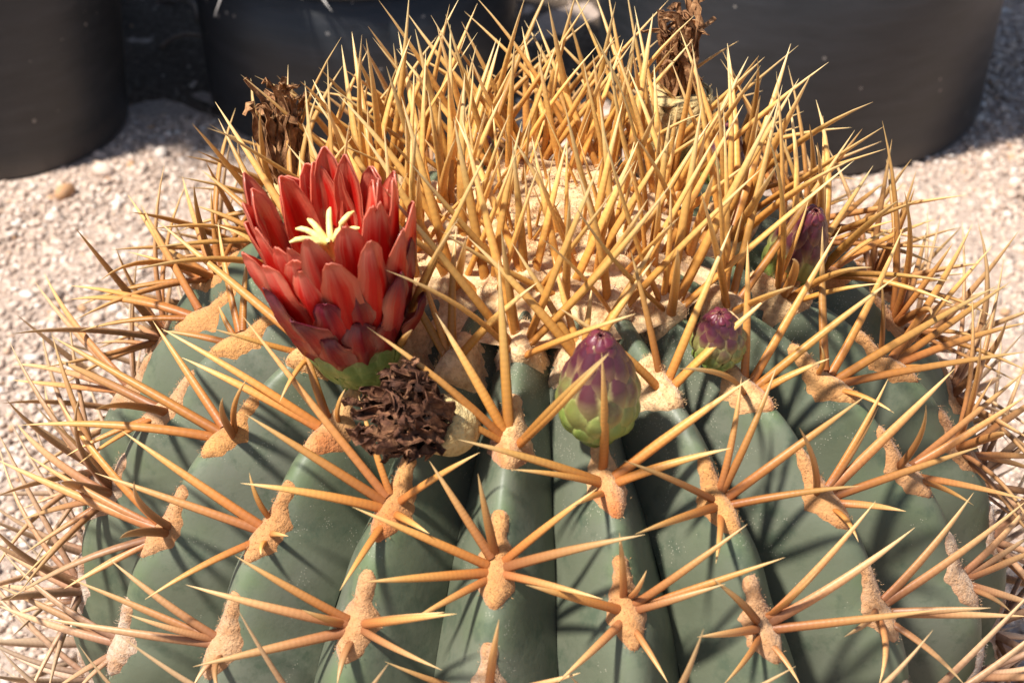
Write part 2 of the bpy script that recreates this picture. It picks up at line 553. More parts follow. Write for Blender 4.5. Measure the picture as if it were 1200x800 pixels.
def build_soil_bed():  # soil in the left gap; dark sheet carried over the middle gap as shade
    nx, ny = 90, 60
    X, Y = np.meshgrid(np.linspace(-6, 0.52, nx), np.linspace(0, 1, ny), indexing='ij')
    lo = 3.72 + 0.06 * np.sin(X * 7) + 0.04 * np.sin(X * 17 + 1)
    Y = lo + (9 - lo) * Y ** 1.6
    P = np.stack([X, Y, 0 * X], -1)
    P[..., 2] = 0.010 * vnoise(P - np.array([0, 0, 0]), 0.9, 3) + 0.012 + 0.012 * vnoise(P, 6, 6) + 0.008 * vnoise(P, 17, 7) - 0.05 * smooth01(-Y, -lo - 0.06, -lo)
    mk('soil_bed', P.reshape(-1, 3) * R, grid_faces(nx, ny), M['soil'], kind='structure')

POTS = [(-2.085, 3.65, 0.505, 0.58, 1.75), (-0.67, 3.95, 0.61, 0.655, 0.80), (1.075, 3.95, 0.765, 0.855, 1.40), (-2.32, 4.80, 0.56, 0.62, 1.6)]  # last pot unseen, added to shade the gap; first pot heightened for shade

def ico():
    import bmesh
    bm = bmesh.new()
    bmesh.ops.create_icosphere(bm, subdivisions=1, radius=1)
    v = np.array([x.co[:] for x in bm.verts]); f = np.array([[q.index for q in x.verts] for x in bm.faces], dtype=np.int32)
    bm.free()
    return v, f

def scatter_stones(pts, size, seed):
    r = np.random.default_rng(seed)
    bv, bf = ico()
    n = len(pts)
    sc = size[:, None] * np.stack([r.uniform(0.8, 1.3, n), r.uniform(0.7, 1.1, n), r.uniform(0.5, 0.85, n)], -1)
    v = bv[None] * (1 + r.uniform(-0.22, 0.22, (n, len(bv), 1)))
    v = v * sc[:, None, :]
    a = r.uniform(0, 6.283, n); b = r.uniform(-0.5, 0.5, n)
    ca, sa, cb, sb = np.cos(a), np.sin(a), np.cos(b), np.sin(b)
    x = v[..., 0] * ca[:, None] - v[..., 1] * sa[:, None]
    y = v[..., 0] * sa[:, None] + v[..., 1] * ca[:, None]
    z = v[..., 2]
    y, z = y * cb[:, None] - z * sb[:, None], y * sb[:, None] + z * cb[:, None]
    V = np.stack([x, y, z], -1) + pts[:, None, :]
    F = bf[None] + (np.arange(n) * len(bv))[:, None, None]
    tone = np.repeat(r.uniform(0, 1, n), len(bv))
    return V.reshape(-1, 3), F.reshape(-1, 3), tone

def build_gravel():
    r = np.random.default_rng(11)
    # denser where the gravel lies open beside and behind the cactus
    n = 100000
    p = np.stack([r.uniform(-2.9, 2.9, n), r.uniform(-0.4, 5.4, n)], -1)
    far = np.hypot(p[:, 0], p[:, 1]) > 0.80
    for x, y, rb, rt, h in POTS:
        far &= np.hypot(p[:, 0] - x, p[:, 1] - y) > rb
    soil = (p[:, 0] < 0.5) & (p[:, 1] > 3.78 + 0.07 * vnoise(np.c_[p, 0 * p[:, :1]], 5.0, 31))
    far &= ~soil | (r.random(n) < 0.05)
    p = p[far]
    size = np.exp(r.normal(math.log(0.0090), 0.40, len(p)))
    size = np.clip(size, 0.005, 0.023)
    P3 = np.concatenate([p, np.zeros((len(p), 1))], 1)
    P3[:, 2] = 0.010 * vnoise(np.c_[p[:, 0], p[:, 1] - 0, 0 * p[:, 0]], 0.9, 3) + size * r.uniform(0.0, 0.45, len(p))
    V, F, tone = scatter_stones(P3, size, 12)
    mk('gravel', V * R, F, M['gravel'], smooth=True, attrs={'tone': tone}, kind='stuff', origin=(0, 0, 0),
       label='pale pinkish grit and small gravel around the cactus', category='gravel')

def build_pebbles():
    specs = [(-1.715, 3.06, 0.040, 0.805, 'rust orange pebble lying in front of the tall narrow black pot'),
             (-1.60, 3.22, 0.036, 0.62, 'beige oblong pebble beside the rust orange pebble'),
             (-1.40, 3.36, 0.030, 0.95, 'whitish pebble on the gravel between two black pots'),
             (-1.95, 2.70, 0.026, 0.70, 'tan pebble on the open gravel left of the cactus'),
             (-1.62, 2.35, 0.024, 0.03, 'dark grey pebble on the open gravel left of the cactus'),
             (1.86, 3.05, 0.034, 0.10, 'brown pebble in the gravel right of the widest black pot')]
    bv, bf = ico()
    for i, (x, y, s, tone, lab) in enumerate(specs):
        r = np.random.default_rng(40 + i)
        v, f = bv.copy(), bf
        # one loop of midpoint subdivision for a rounder stone
        mid, vv, ff = {}, list(v), []
        def m_(a, b):
            k = (min(a, b), max(a, b))
            if k not in mid:
                mid[k] = len(vv); vv.append(unit(vv[a] + vv[b]))
            return mid[k]
        for a, b, c in f:
            ab, bc, ca = m_(a, b), m_(b, c), m_(c, a)
            ff += [(a, ab, ca), (b, bc, ab), (c, ca, bc), (ab, bc, ca)]
        v = np.array(vv)
        v = v * (1 + 0.16 * vnoise(v, 1.6, 60 + i))[:, None] * np.array([1.2, 0.9, 0.75]) * s
        a = r.uniform(0, 6.28)
        v = np.stack([v[:, 0] * math.cos(a) - v[:, 1] * math.sin(a), v[:, 0] * math.sin(a) + v[:, 1] * math.cos(a), v[:, 2]], -1)
        v += np.array([x, y, s * 0.45])
        mk('pebble', v * R, np.array(ff), M['gravel'], attrs={'tone': tone}, label=lab, category='pebble', group='larger pebbles on the gravel')

def lathe(profile, n=72, wobble=0.0, seed=0):
    a = np.linspace(0, 2 * math.pi, n, endpoint=False)
    pr = np.array(profile)
    V = np.stack([pr[:, 0][:, None] * np.cos(a), pr[:, 0][:, None] * np.sin(a), np.repeat(pr[:, 1][:, None], n, 1)], -1)
    return V.reshape(-1, 3), grid_faces(len(pr), n, True)

def build_pot(x, y, rb, rt, h, label):
    base = empty('plant_pot', np.array([x, y, 0]) * R, label=label, category='plant pot', group='black plastic pots behind the cactus')
    off = np.array([x, y, 0])
    rr = lambda z: rb + (rt - rb) * z / h
    hr = h - 0.115
    wall = [(0.0, 0.012), (rb - 0.05, 0.012), (rb - 0.035, 0.0), (rb - 0.012, 0.0), (rb, 0.014), (rr(hr * 0.5), hr * 0.5), (rr(hr), hr),
            (rr(hr) - 0.022, hr), (rr(hr * 0.5) - 0.022, hr * 0.5), (rb - 0.03, 0.06), (0.0, 0.06)]
    V, F = lathe(wall)
    mk('wall', (V + off) * R, F, M['pot'], base)
    q = rr(h)
    rim = [(q - 0.028, hr - 0.01), (q + 0.008, hr - 0.006), (q + 0.016, hr + 0.004), (q + 0.022, h - 0.03), (q + 0.030, h - 0.026), (q + 0.034, h - 0.012), (q + 0.028, h), (q - 0.004, h), (q - 0.016, h - 0.012), (q - 0.028, hr - 0.01)]
    V, F = lathe(rim)
    mk('rim', (V + off) * R, F, M['pot'], base)
    zs = h - 0.11
    soil = [(rr(zs) - 0.012, zs - 0.05), (rr(zs) - 0.014, zs)] + [((rr(zs) - 0.02) * k, zs + 0.02 * (1 - k)) for k in (0.9, 0.7, 0.5, 0.3, 0.1, 0.001)]
    V, F = lathe(soil)
    V[:, 2] += 0.008 * vnoise(V, 9, 2)
    mk('potting_soil', (V + off) * R, F, M['soil'], base)
    return base

# ---------------------------------------------------------------- spines
def spine_geo(B, tip, nrm, w0, bend, flat, seg=9, sides=8):
    """curved tapering spine from B to tip (units of R); returns verts, faces, uv"""
    B, tip, nrm = map(np.asarray, (B, tip, nrm))
    d = tip - B
    ln = np.linalg.norm(d)
    a = unit(d)
    bn = unit(nrm - (nrm @ a) * a)
    ctrl = B + d * 0.48 + bn * bend * ln
    s = np.linspace(0, 1, seg)[:, None]
    path = (1 - s) ** 2 * B + 2 * s * (1 - s) * ctrl + s ** 2 * tip
    tan = np.gradient(path, axis=0)
    tan /= np.linalg.norm(tan, axis=1)[:, None]
    side = unit(np.cross(a, bn))
    th = np.linspace(0, 2 * math.pi, sides, endpoint=False)
    V, UV = [], []
    for i in range(seg):
        k = i / (seg - 1)
        w = w0 * (1.08 if i == 0 else 1.0) * (1 - k ** 2.5) ** 0.95 + w0 * 0.03
        up = unit(np.cross(side, tan[i]))
        V.append(path[i] + w * (np.cos(th)[:, None] * side + flat * np.sin(th)[:, None] * up))
        UV.append(np.stack([np.full(sides, k), th / (2 * math.pi)], -1))
    V = np.concatenate(V); UV = np.concatenate(UV)
    return V, grid_faces(seg, sides, True), UV

# pad of wool along the rib
def areole_geo(rib, td, seed):
    r = np.random.default_rng(seed)
    t = rad(td)
    f = float(smooth01(td, 18, 40))                       # 0 crown, 1 grown
    half_len = (0.050 + 0.040 * f) * (1 if td > 14 else 0.8)
    top_w, wid = 0.056 - 0.037 * f, 0.064 - 0.027 * f
    thick = 0.028 - 0.0185 * f
    wid *= r.uniform(0.92, 1.12); half_len *= r.uniform(0.92, 1.08)
    az_r = float(prof(t)[0])
    nu, nv = 25, 15
    V = []
    edge_n = r.uniform(0, 50)
    lean = r.uniform(-0.10, 0.10)
    for i in range(nu):
        q = -1 + 2 * i / (nu - 1)                         # -1 lower end, +1 upper end
        shape_low = math.sqrt(max(0, 1 - max(0, (-q - 0.15) / 0.85) ** 2)) if q < -0.15 else 1.0
        waist = wid + (top_w - wid) * float(smooth01(q, -0.05, 0.45))
        cap = math.sqrt(max(0.0, 1 - max(0.0, (q - 0.72) / 0.28) ** 2))
        low = (1 - f) * shape_low + f * (shape_low ** 1.6)
        half_w = max(0.0015, waist * low * cap) * (1 + 0.10 * math.sin(edge_n + q * 9) + 0.06 * math.sin(edge_n * 2 + q * 21))
        tt = t - q * half_len
        for j in range(nv):
            c = -1 + 2 * j / (nv - 1)
            edge = (1 - abs(c) ** 3.5) * (1 - abs(q) ** 7)
            x = (c * half_w + lean * q * 0.05)
            w = x / (max(az_r, 0.05) * STEP * 0.5)
            w = max(-1.5, min(1.5, w))
            p = rib_point(rib, np.array([w]), np.array([max(tt, 0.01)]))[0]
            V.append((p, edge, q, c))
    P = np.array([v[0] for v in V]); E = np.array([v[1] for v in V])
    _, _, _, n = frame(PHASE + rib * STEP, t)
    lump = 0.5 + 0.28 * vnoise(P, 34, seed % 17) + 0.22 * vnoise(P, 90, seed % 13)
    H = E ** 0.6 * thick * (0.72 + 0.42 * lump) - 0.006 * (1 - E)
    P = P + n * H[:, None]
    q_ = np.array([v[2] for v in V])
    return P, grid_faces(nu, nv), n, q_, E

def fibres(P, n, count, length, r, width=0.0011):
    """short woolly hairs standing on the pad"""
    nz = lambda v: v / (np.linalg.norm(v, axis=1)[:, None] + 1e-9)
    b = P[r.integers(0, len(P), count)] + r.normal(size=(count, 3)) * 0.003
    d = nz(n + r.normal(size=(count, 3)) * 0.75)
    l = length * r.uniform(0.5, 1.3, (count, 1))
    c = b + d * l * 0.55
    e = c + nz(d + r.normal(size=(count, 3)) * 0.7) * l * 0.5
    s = nz(np.cross(d, r.normal(size=(count, 3)))) * width
    V = np.stack([b - s, b + s, c - s * 0.8, c + s * 0.8, e - s * 0.15, e + s * 0.15], 1).reshape(-1, 3)
    F = (np.array([[0, 1, 3, 2], [2, 3, 5, 4]])[None] + (np.arange(count) * 6)[:, None, None]).reshape(-1, 4)
    return V, F.astype(np.int32)

# measured spines: (rib, areole) -> tip offsets in mm as (sideways, towards the apex, outwards)
TRACED = {
    (0, 48.3): [(-6.3, 24.9, 28.5), (-24.5, 29.7, 19.4), (-48.6, 11.0, 25.0), (-42.3, -13.9, 22.3), (-26.4, -25.9, 18.7), (34.1, 24.1, 21.0), (51.5, 8.8, 26.2), (38.9, -13.3, 20.8)],
    (1, 53.0): [(-4.4, 23.3, 26.5), (4.6, 9.8, 19.9), (-37.3, 9.9, 19.6), (-30.8, -23.8, 19.7), (7.8, -28.8, 15.2), (41.0, 21.1, 23.0), (32.1, 1.9, 16.2), (51.6, 8.3, 26.2)],
    (-1, 56.6): [(-41.9, 10.4, 21.6), (-54.5, -3.5, 27.4), (-13.9, -1.3, 17.1), (-44.3, -30.0, 26.7), (38.3, 12.4, 20.5), (50.0, 15.5, 41.9), (43.1, -6.2, 22.0), (3.9, -23.5, 12.2)],
    (0, 61.5): [(-33.9, 10.2, 17.8), (32.8, 11.7, 17.6), (-13.5, -10.5, 8.8), (22.2, -11.1, 12.7), (5.8, 30.6, 34.7), (-20.0, 2.6, 10.5), (36.2, 2.9, 18.4)],
    (-1, 43.7): [(-65.4, 42.6, 39.1), (-19.1, 28.4, 17.1), (-46.7, -14.5, 24.4), (-53.4, 9.2, 27.2), (31.9, 19.6, 19.0), (23.3, -11.9, 16.5), (0.8, -40.0, 20.2)],
    (1, 39.3): [(-54.0, 9.0, 27.3), (-36.3, -0.8, 18.4), (-18.8, -18.6, 24.5), (-4.7, 25.4, 51.9), (51.0, 19.4, 27.3), (41.1, -2.9, 20.7)],
    (2, 44.1): [(-38.9, 17.9, 21.7), (-46.9, -7.4, 24.0), (17.3, 33.9, 19.1), (30.2, 32.9, 22.4), (55.4, 11.9, 28.3), (42.2, -17.1, 22.7), (-19.3, -24.9, 16.4)],
    (2, 57.9): [(-22.3, 22.1, 16.4), (-34.9, 5.5, 18.2), (-30.1, -13.4, 17.0), (1.1, -24.3, 12.3), (14.2, 13.6, 23.9), (42.6, 29.9, 26.0), (53.7, 16.8, 28.1), (55.0, -13.7, 28.4)],
    (3, 62.2): [(42.3, 22.6, 24.0), (61.0, 10.3, 31.0), (23.1, -14.9, 30.1), (44.1, -29.6, 26.5), (-35.7, 4.7, 15.5), (-31.2, -17.0, 18.4), (7.5, -38.6, 19.6)],
    (3, 48.5): [(-28.1, 25.8, 38.9), (30.8, 14.7, 17.0), (37.2, 21.1, 21.2), (60.0, 11.2, 30.6), (53.6, -18.3, 28.4), (16.8, -23.1, 14.1), (-9.1, -22.0, 12.4)],
    (4, 53.0): [(-37.8, 31.4, 49.6), (62.5, -8.8, 31.6), (40.9, -10.4, 38.0), (2.2, -28.2, 14.0), (20.4, -42.4, 23.4)],
    (4, 68.0): [(42.0, 6.0, 21.0), (36.9, -7.5, 18.5), (37.1, -15.1, 19.7), (5.8, -24.2, 12.1), (20.5, -33.1, 19.2)],
    (3, 34.1): [(-54.1, 6.9, 40.6), (19.4, 37.1, 31.5), (51.0, 20.9, 41.2), (54.5, -6.6, 41.3), (22.0, -14.2, 19.6)],
    (4, 39.5): [(35.3, 37.6, 25.8), (62.3, 12.8, 31.8), (72.4, -31.3, 39.8), (50.2, -53.7, 36.8), (-6.7, -27.8, 14.6), (-3.1, 8.9, 12.0)],
    (5, 46.0): [(-6.3, 29.2, 27.7), (73.7, -10.2, 37.5), (70.5, -22.3, 37.3), (45.1, -48.0, 33.0), (4.5, -18.1, 8.8), (60.2, -35.7, 35.2)],
    (0, 34.2): [(-27.9, 29.8, 30.8), (-7.0, 48.9, 37.1), (-49.6, 17.7, 39.5), (-37.7, -0.1, 28.4), (40.7, -5.9, 83.4), (36.8, -3.9, 73.7)],
    (1, 24.5): [(-38.9, 30.4, 37.0), (-6.9, 29.4, 22.8), (34.2, 29.4, 33.8), (29.2, 20.6, 26.9), (-22.0, 32.1, 29.1), (6.5, 19.5, 15.5)],
    (2, 30.1): [(-40.2, 22.6, 34.6), (-1.0, 40.8, 30.5), (36.5, 33.8, 37.4), (40.7, 5.9, 30.7), (35.5, 4.1, 26.8)],
    (-1, 25.9): [(-10.0, 37.1, 28.8), (28.3, 22.0, 27.1), (-19.9, 21.2, 21.9), (-30.1, 18.7, 26.5)],
    (-2, 51.2): [(-57.9, 3.9, 29.1), (-59.1, -14.2, 30.3), (-7.4, 12.9, 15.2), (-16.5, -44.0, 23.5), (15.4, -0.2, 7.6), (10.2, -10.6, 10.0)],
    (-2, 64.4): [(-43.8, 11.2, 22.6), (-55.0, -1.7, 27.5), (-24.2, -1.1, 26.8), (-58.6, -19.3, 31.0), (1.8, -19.3, 9.8), (16.6, -14.9, 11.7)],
    (-3, 59.0): [(-59.3, -13.2, 30.5), (-68.0, -22.3, 35.9), (-58.3, 13.0, 29.8), (40.1, 31.7, 51.8), (33.9, 6.0, 40.8), (-22.5, -57.2, 30.8), (-8.3, -40.7, 20.7)],
    (-3, 74.2): [(-56.5, -10.6, 28.7), (-53.9, -18.4, 28.4), (-57.9, 6.1, 29.1), (-13.7, -33.7, 17.8), (-3.2, -28.6, 14.0)],
    (-3, 45.8): [(-47.8, 8.6, 24.2), (-79.5, -25.2, 44.5), (-51.0, -53.7, 37.2), (39.5, 14.3, 46.0), (23.8, 21.7, 29.8)],
    (-2, 38.4): [(-64.8, -6.8, 32.6), (-53.0, -11.6, 27.2), (-27.5, 24.3, 18.3), (6.0, 10.2, 12.9)],
    (-4, 39.0): [(-13.7, -27.1, 14.9), (-44.7, 11.7, 23.0), (-16.4, -4.4, 8.0), (-23.9, 16.1, 14.2)],
    (-4, 51.4): [(5.5, -40.7, 20.5), (16.4, -35.6, 19.7), (-46.3, -31.1, 27.9), (43.8, 2.5, 43.7)],
    (-5, 45.0): [(-22.9, -56.7, 30.7), (0.5, -49.7, 24.8), (-76.3, -30.2, 43.0), (-62.7, -22.7, 33.6), (-31.5, -57.5, 33.0)],
    (-5, 60.0): [(-73.6, -28.4, 60.9), (-50.4, -64.0, 45.4), (-76.1, -23.0, 57.8), (-43.7, -66.2, 40.4)],
}

TRACED = {(k[0] % NR, k[1]): v for k, v in TRACED.items()}
BEARING = {(19, 38.4), (20, 43.7), (1, 39.3), (3, 34.1), (6, 36.5)}      # areoles carrying a flower, bud or fruit

def generic_spines(td, r):
    """tip offsets (mm) of an areole nobody could measure"""
    out = []
    if td >= 21:
        k = float(smooth01(td, 24, 46))
        lift = lambda a: a + (1 - k) * 24
        for sgn in (-1, 1):
            for phi, tilt, ln in ((30, 34, 70), (66, 30, 72), (101, 27, 62), (140, 26, 48)):
                if td < 36 and phi == 140:
                    continue
                out.append((sgn * (phi + r.normal() * 9), lift(tilt) + r.normal() * 6, (ln + (1 - k) * 10) * r.uniform(0.84, 1.16)))
        out.append((r.normal() * 16, lift(56) + r.normal() * 6, 46 * r.uniform(0.75, 1.25)))
        if td > 30:
            out.append((180 + r.normal() * 20, 48 + r.normal() * 8, 30 * r.uniform(0.8, 1.2)))
    elif td >= 10:
        for sgn in (-1, 1):
            for phi, tilt, ln in ((40, 62, 66), (105, 58, 66)):
                out.append((sgn * (phi + r.normal() * 16), tilt + r.normal() * 8, ln * r.uniform(0.8, 1.15)))
        if r.random() < 0.35:
            out.append((r.uniform(0, 360), 80, 58 * r.uniform(0.8, 1.1)))
    else:
        for i in range(3):
            out.append((r.uniform(0, 360), 66 + r.normal() * 10, r.uniform(20, 44)))
    res = []
    for phi, tilt, ln in out:
        a, b = rad(phi), rad(min(86, tilt))
        res.append((ln * math.cos(b) * math.sin(a), ln * math.cos(b) * math.cos(a), ln * math.sin(b)))
    return res

def build_cactus():
    root = empty('barrel_cactus', (0, 0, 0.0), category='cactus',
                 label='large ribbed grey-green barrel cactus with golden spines and a red flower')
    # ribs
    ts = np.radians(np.concatenate([np.linspace(3, 20, 14), np.linspace(21, 105, 118), np.linspace(108, 152, 16)]))
    ws = np.linspace(-1, 1, 31)
    ws = np.sign(ws) * np.abs(ws) ** 0.85
    T_, W_ = np.meshgrid(ts, ws, indexing='ij')
    fs = grid_faces(len(ts), len(ws))
    uv = np.stack([np.abs(W_), np.degrees(T_) / 180], -1).reshape(-1, 2)
    for rib in range(NR):
        P = rib_point(rib, W_, T_).reshape(-1, 3)
        mk('rib', W(P), fs, M['skin'], root, uv=uv)
    # woolly crown
    a = np.linspace(0, 2 * math.pi, 90, endpoint=False)
    tt = np.radians(np.linspace(0.05, 22.5, 32))
    A_, T2 = np.meshgrid(a, tt, indexing='ij')
    P = ridge(A_, T2)
    edge = (1 - smooth01(np.degrees(T2) + 2.2 * vnoise(P, 22, 9), 15, 21))
    P[..., 2] += edge * (0.022 + 0.012 * vnoise(P, 26, 1) + 0.008 * vnoise(P, 60, 2)) - (1 - edge) * 0.012
    P = P.transpose(1, 0, 2).reshape(-1, 3)
    f = grid_faces(len(tt), len(a), True)
    r = np.random.default_rng(5)
    FV, FF = fibres(P[edge.T.ravel() > 0.5], np.array([0, 0, 1.0]), 3500, 0.012, r, 0.00045)
    mk('wool_crown', W(np.concatenate([P, FV])), np.concatenate([f, FF + len(P)]), M['wool'], root, attrs={'age': 0.02, 'sap': 0.0},
       label='cream felted wool covering the growing tip')

    # areoles and their spines
    cam_p = np.array(cam.location) / R - np.array([0, 0, ZC])
    view = unit(np.array([0, math.cos(rad(34.096)), -math.sin(rad(34.096))]))
    spines = []
    pads = {}
    seed = 0
    for rib in range(NR):
        az = PHASE + rib * STEP
        for td in AREOLES[rib]:
            seed += 1
            if td > 112 or (td < 11.5 and rib % 2):
                continue
            r = np.random.default_rng(1000 + seed)
            B, s, u, n = frame(az, rad(td))
            facing = unit(cam_p - B) @ n
            P, F, n, q, E = areole_geo(rib, td, seed)
            age = np.clip((td - 18) / 62 + r.normal() * 0.05, 0, 1)
            sap = np.zeros(len(P))
            if (rib, td) in BEARING or (30 < td < 42 and r.random() < 0.3):
                sap = 0.75 * smooth01(-q, -0.1, 0.6) * (0.5 + 0.5 * vnoise(P, 30, 3))
            sap = np.maximum(sap, 0.42 * (1 - smooth01(E, 0.05, 0.6)) * float(smooth01(td, 24, 36)))
            if facing > -0.25:
                FV, FF = fibres(P[E > 0.15], n, 420 if td < 34 else 360, 0.010 if td < 34 else 0.006, r, 0.00045)
                allP = np.concatenate([P, FV]); allF = np.concatenate([F, FF + len(P)])
                sap = np.concatenate([sap, np.zeros(len(FV))])
            else:
                allP, allF = P, F
            pad = mk('areole', W(allP), allF, M['wool'], root, attrs={'age': age, 'sap': np.clip(sap, 0, 1)})
            pads[(rib, td)] = pad
            measured = (rib, td) in TRACED
            offs = list(TRACED[(rib, td)]) if measured else generic_spines(td, r)
            top = n * (0.016 if td > 30 else 0.024)
            for (os, ou, on) in offs:
                v = (s * os + u * ou + n * on) / 200.0
                ln = np.linalg.norm(v)
                if ln > 0.42:
                    v *= 0.42 / ln; ln = 0.42
                tang = unit(s * os + u * ou + 1e-6)
                spread = 0.026 if td > 30 else 0.022
                su, ss = tang @ u, tang @ s
                b0 = B + u * (su * spread * 1.25 - 0.018) + s * ss * spread * 0.9 + top * 0.35
                tip = B + v if measured else b0 + v
                w0 = 0.0085 * (0.62 + 0.38 * min(1, ln / 0.3)) * r.uniform(0.86, 1.14)
                if td < 9:
                    w0 *= 0.6
                bend = r.normal() * 0.05 + (0.075 if td > 30 else 0.02)
                if ln < 0.16 and td > 30:
                    bend += 0.10
                V, F_, UV = spine_geo(b0 - unit(v) * 0.008, tip, n, w0, bend, r.uniform(0.55, 0.85))
                a_sp = float(np.clip((td - 20) / 80 + r.normal() * 0.07, 0, 1))
                # how large it shows
                mid = (b0 + tip) / 2
                dv = tip - b0
                dep = (mid - cam_p) @ view
                scr = np.linalg.norm(dv - (dv @ view) * view) / dep
                x = (mid - cam_p)[0] / dep
                rel = mid - cam_p
                upv = np.array([0, math.sin(rad(34.096)), math.cos(rad(34.096))])
                y = (rel @ upv) / dep
                inside = abs(x) < 0.262 and abs(y) < 0.176
                vis = 1.0 if facing > 0.02 else (0.6 if td < 42 else 0.05)
                spines.append((scr * vis * (1 if inside else 0.05) * (1.25 if measured else 1.0), V, F_, UV, a_sp, r.uniform(0, 1), (rib, td)))
    spines.sort(key=lambda k: -k[0])
    for sc_, V, F_, UV, a_sp, tone, key in spines[:300]:
        mk('spine', W(V), F_, M['spine'], pads[key], uv=UV, attrs={'age': a_sp, 'tone': tone})
    VV, FF, UU, AA, TT = [], [], [], [], []
    o = 0
    for sc_, V, F_, UV, a_sp, tone, key in spines[300:]:
        VV.append(V); FF.append(F_ + o); UU.append(UV); AA.append(np.full(len(V), a_sp)); TT.append(np.full(len(V), tone)); o += len(V)
    mk('remaining_spines', W(np.concatenate(VV)), np.concatenate(FF), M['spine'], root, uv=np.concatenate(UU),
       attrs={'age': np.concatenate(AA), 'tone': np.concatenate(TT)}, kind='stuff', label='dense mass of golden and brown spines around the stem')
    print('spines', len(spines), 'areoles', len(pads))
    return root

# ---------------------------------------------------------------- flower, buds, dried flowers
def petal_geo(length, width, prof_fn, ang, tipsharp, cup, seed, frm, center, ns=13, nx=9, ruffle=0.06, twist=0.0):
    """petal whose mid line is prof_fn(s) = (radius, height) around the axis frame frm=(X, Y, A)"""
    X, Y, A = frm
    r = np.random.default_rng(seed)
    ph = r.uniform(0, 6.28, 3)
    V, UV = [], []
    er = unit(math.cos(ang) * X + math.sin(ang) * Y)
    et = unit(-math.sin(ang) * X + math.cos(ang) * Y)
    for i in range(ns):
        s = i / (ns - 1)
        rho, h = prof_fn(s)
        r2, h2 = prof_fn(min(1, s + 0.02)); r1, h1 = prof_fn(max(0, s - 0.02))
        tg = unit([r2 - r1, h2 - h1])
        nin = -tg[1] * er + tg[0] * A                       # towards the axis
        w = width * min(1.0, 0.42 + 0.75 * (s / 0.5) ** 0.8) if s < 0.5 else width
        if s > 0.55:
            w = width * max(0.04, 1 - ((s - 0.55) / 0.45) ** tipsharp) ** 0.62
        w *= 1 + 0.06 * math.sin(ph[0] + s * 23) + 0.06 * math.sin(ph[2] + s * 47) * (s > 0.5)
        for j in range(nx):
            c = -1 + 2 * j / (nx - 1)
            dz = cup * w * (c * c - 0.3) + ruffle * w * math.sin(ph[1] + s * 13 + 2 * c) * abs(c) ** 1.5 - 0.18 * w * math.exp(-(c / 0.16) ** 2)
            p = center + er * rho + A * h + et * (c * w + twist * s * w) + nin * dz
            V.append(p); UV.append(((c + 1) / 2, s))
    V = np.array(V)
    # thickness: a second skin, joined round the edge
    th = 0.0030
    n = np.zeros_like(V)
    G = V.reshape(ns, nx, 3)
    du = np.gradient(G, axis=0); dv = np.gradient(G, axis=1)
    nn = np.cross(du, dv); nn /= np.linalg.norm(nn, axis=-1)[..., None] + 1e-9
    V2 = (G + nn * th).reshape(-1, 3)
    f1 = grid_faces(ns, nx)
    off = ns * nx
    f2 = f1[:, ::-1] + off
    border = [i * nx for i in range(ns)] + [(ns - 1) * nx + j for j in range(1, nx)] + [i * nx + nx - 1 for i in range(ns - 2, -1, -1)] + [j for j in range(nx - 2, 0, -1)]
    f3 = [(border[k], border[(k + 1) % len(border)], border[(k + 1) % len(border)] + off, border[k] + off) for k in range(len(border))]
    return np.concatenate([V, V2]), np.concatenate([f1, f2, np.array(f3)]), np.concatenate([np.array(UV)] * 2)

def tube_geo(path, radii, sides=7):
    path = np.asarray(path, float)
    tan = np.gradient(path, axis=0)
    V = []
    th = np.linspace(0, 2 * math.pi, sides, endpoint=False)
    for p, t, rd in zip(path, tan, radii):
        x, y, _ = basis(t, (0.3, 0.2, 1))
        V.append(p + rd * (np.cos(th)[:, None] * x + np.sin(th)[:, None] * y))
    V = np.concatenate(V)
    F = [tuple(q) for q in grid_faces(len(path), sides, True)]
    return V, np.array(F, dtype=np.int32)

def join(parts):
    V, F, o = [], [], 0
    for v, f in parts:
        V.append(v); F.append(np.asarray(f) + o); o += len(v)
    return np.concatenate(V), np.concatenate(F)

def axis_lathe(frm, center, profile, n=28, lump=0.0, seed=0):
    X, Y, A = frm
    th = np.linspace(0, 2 * math.pi, n, endpoint=False)
    V = []
    for rho, h in profile:
        V.append(center + A * h + rho * (np.cos(th)[:, None] * X + np.sin(th)[:, None] * Y))
    V = np.concatenate(V)
    if lump:
        V = V + (lump * vnoise(V, 30, seed))[:, None] * unit(V - center - A * profile[len(profile) // 2][1])
    return V, grid_faces(len(profile), n, True)

def lerp_profile(pts):
    pts = np.array(pts, float)
    k = np.linspace(0, 1, len(pts))
    def fn(s):
        # smooth through the points
        i = min(len(pts) - 2, int(s * (len(pts) - 1)))
        f = s * (len(pts) - 1) - i
        p0 = pts[max(0, i - 1)]; p1 = pts[i]; p2 = pts[i + 1]; p3 = pts[min(len(pts) - 1, i + 2)]
        return 0.5 * ((2 * p1) + (p2 - p0) * f + (2 * p0 - 5 * p1 + 4 * p2 - p3) * f * f + (3 * p1 - p0 - 3 * p2 + p3) * f ** 3)
    return fn

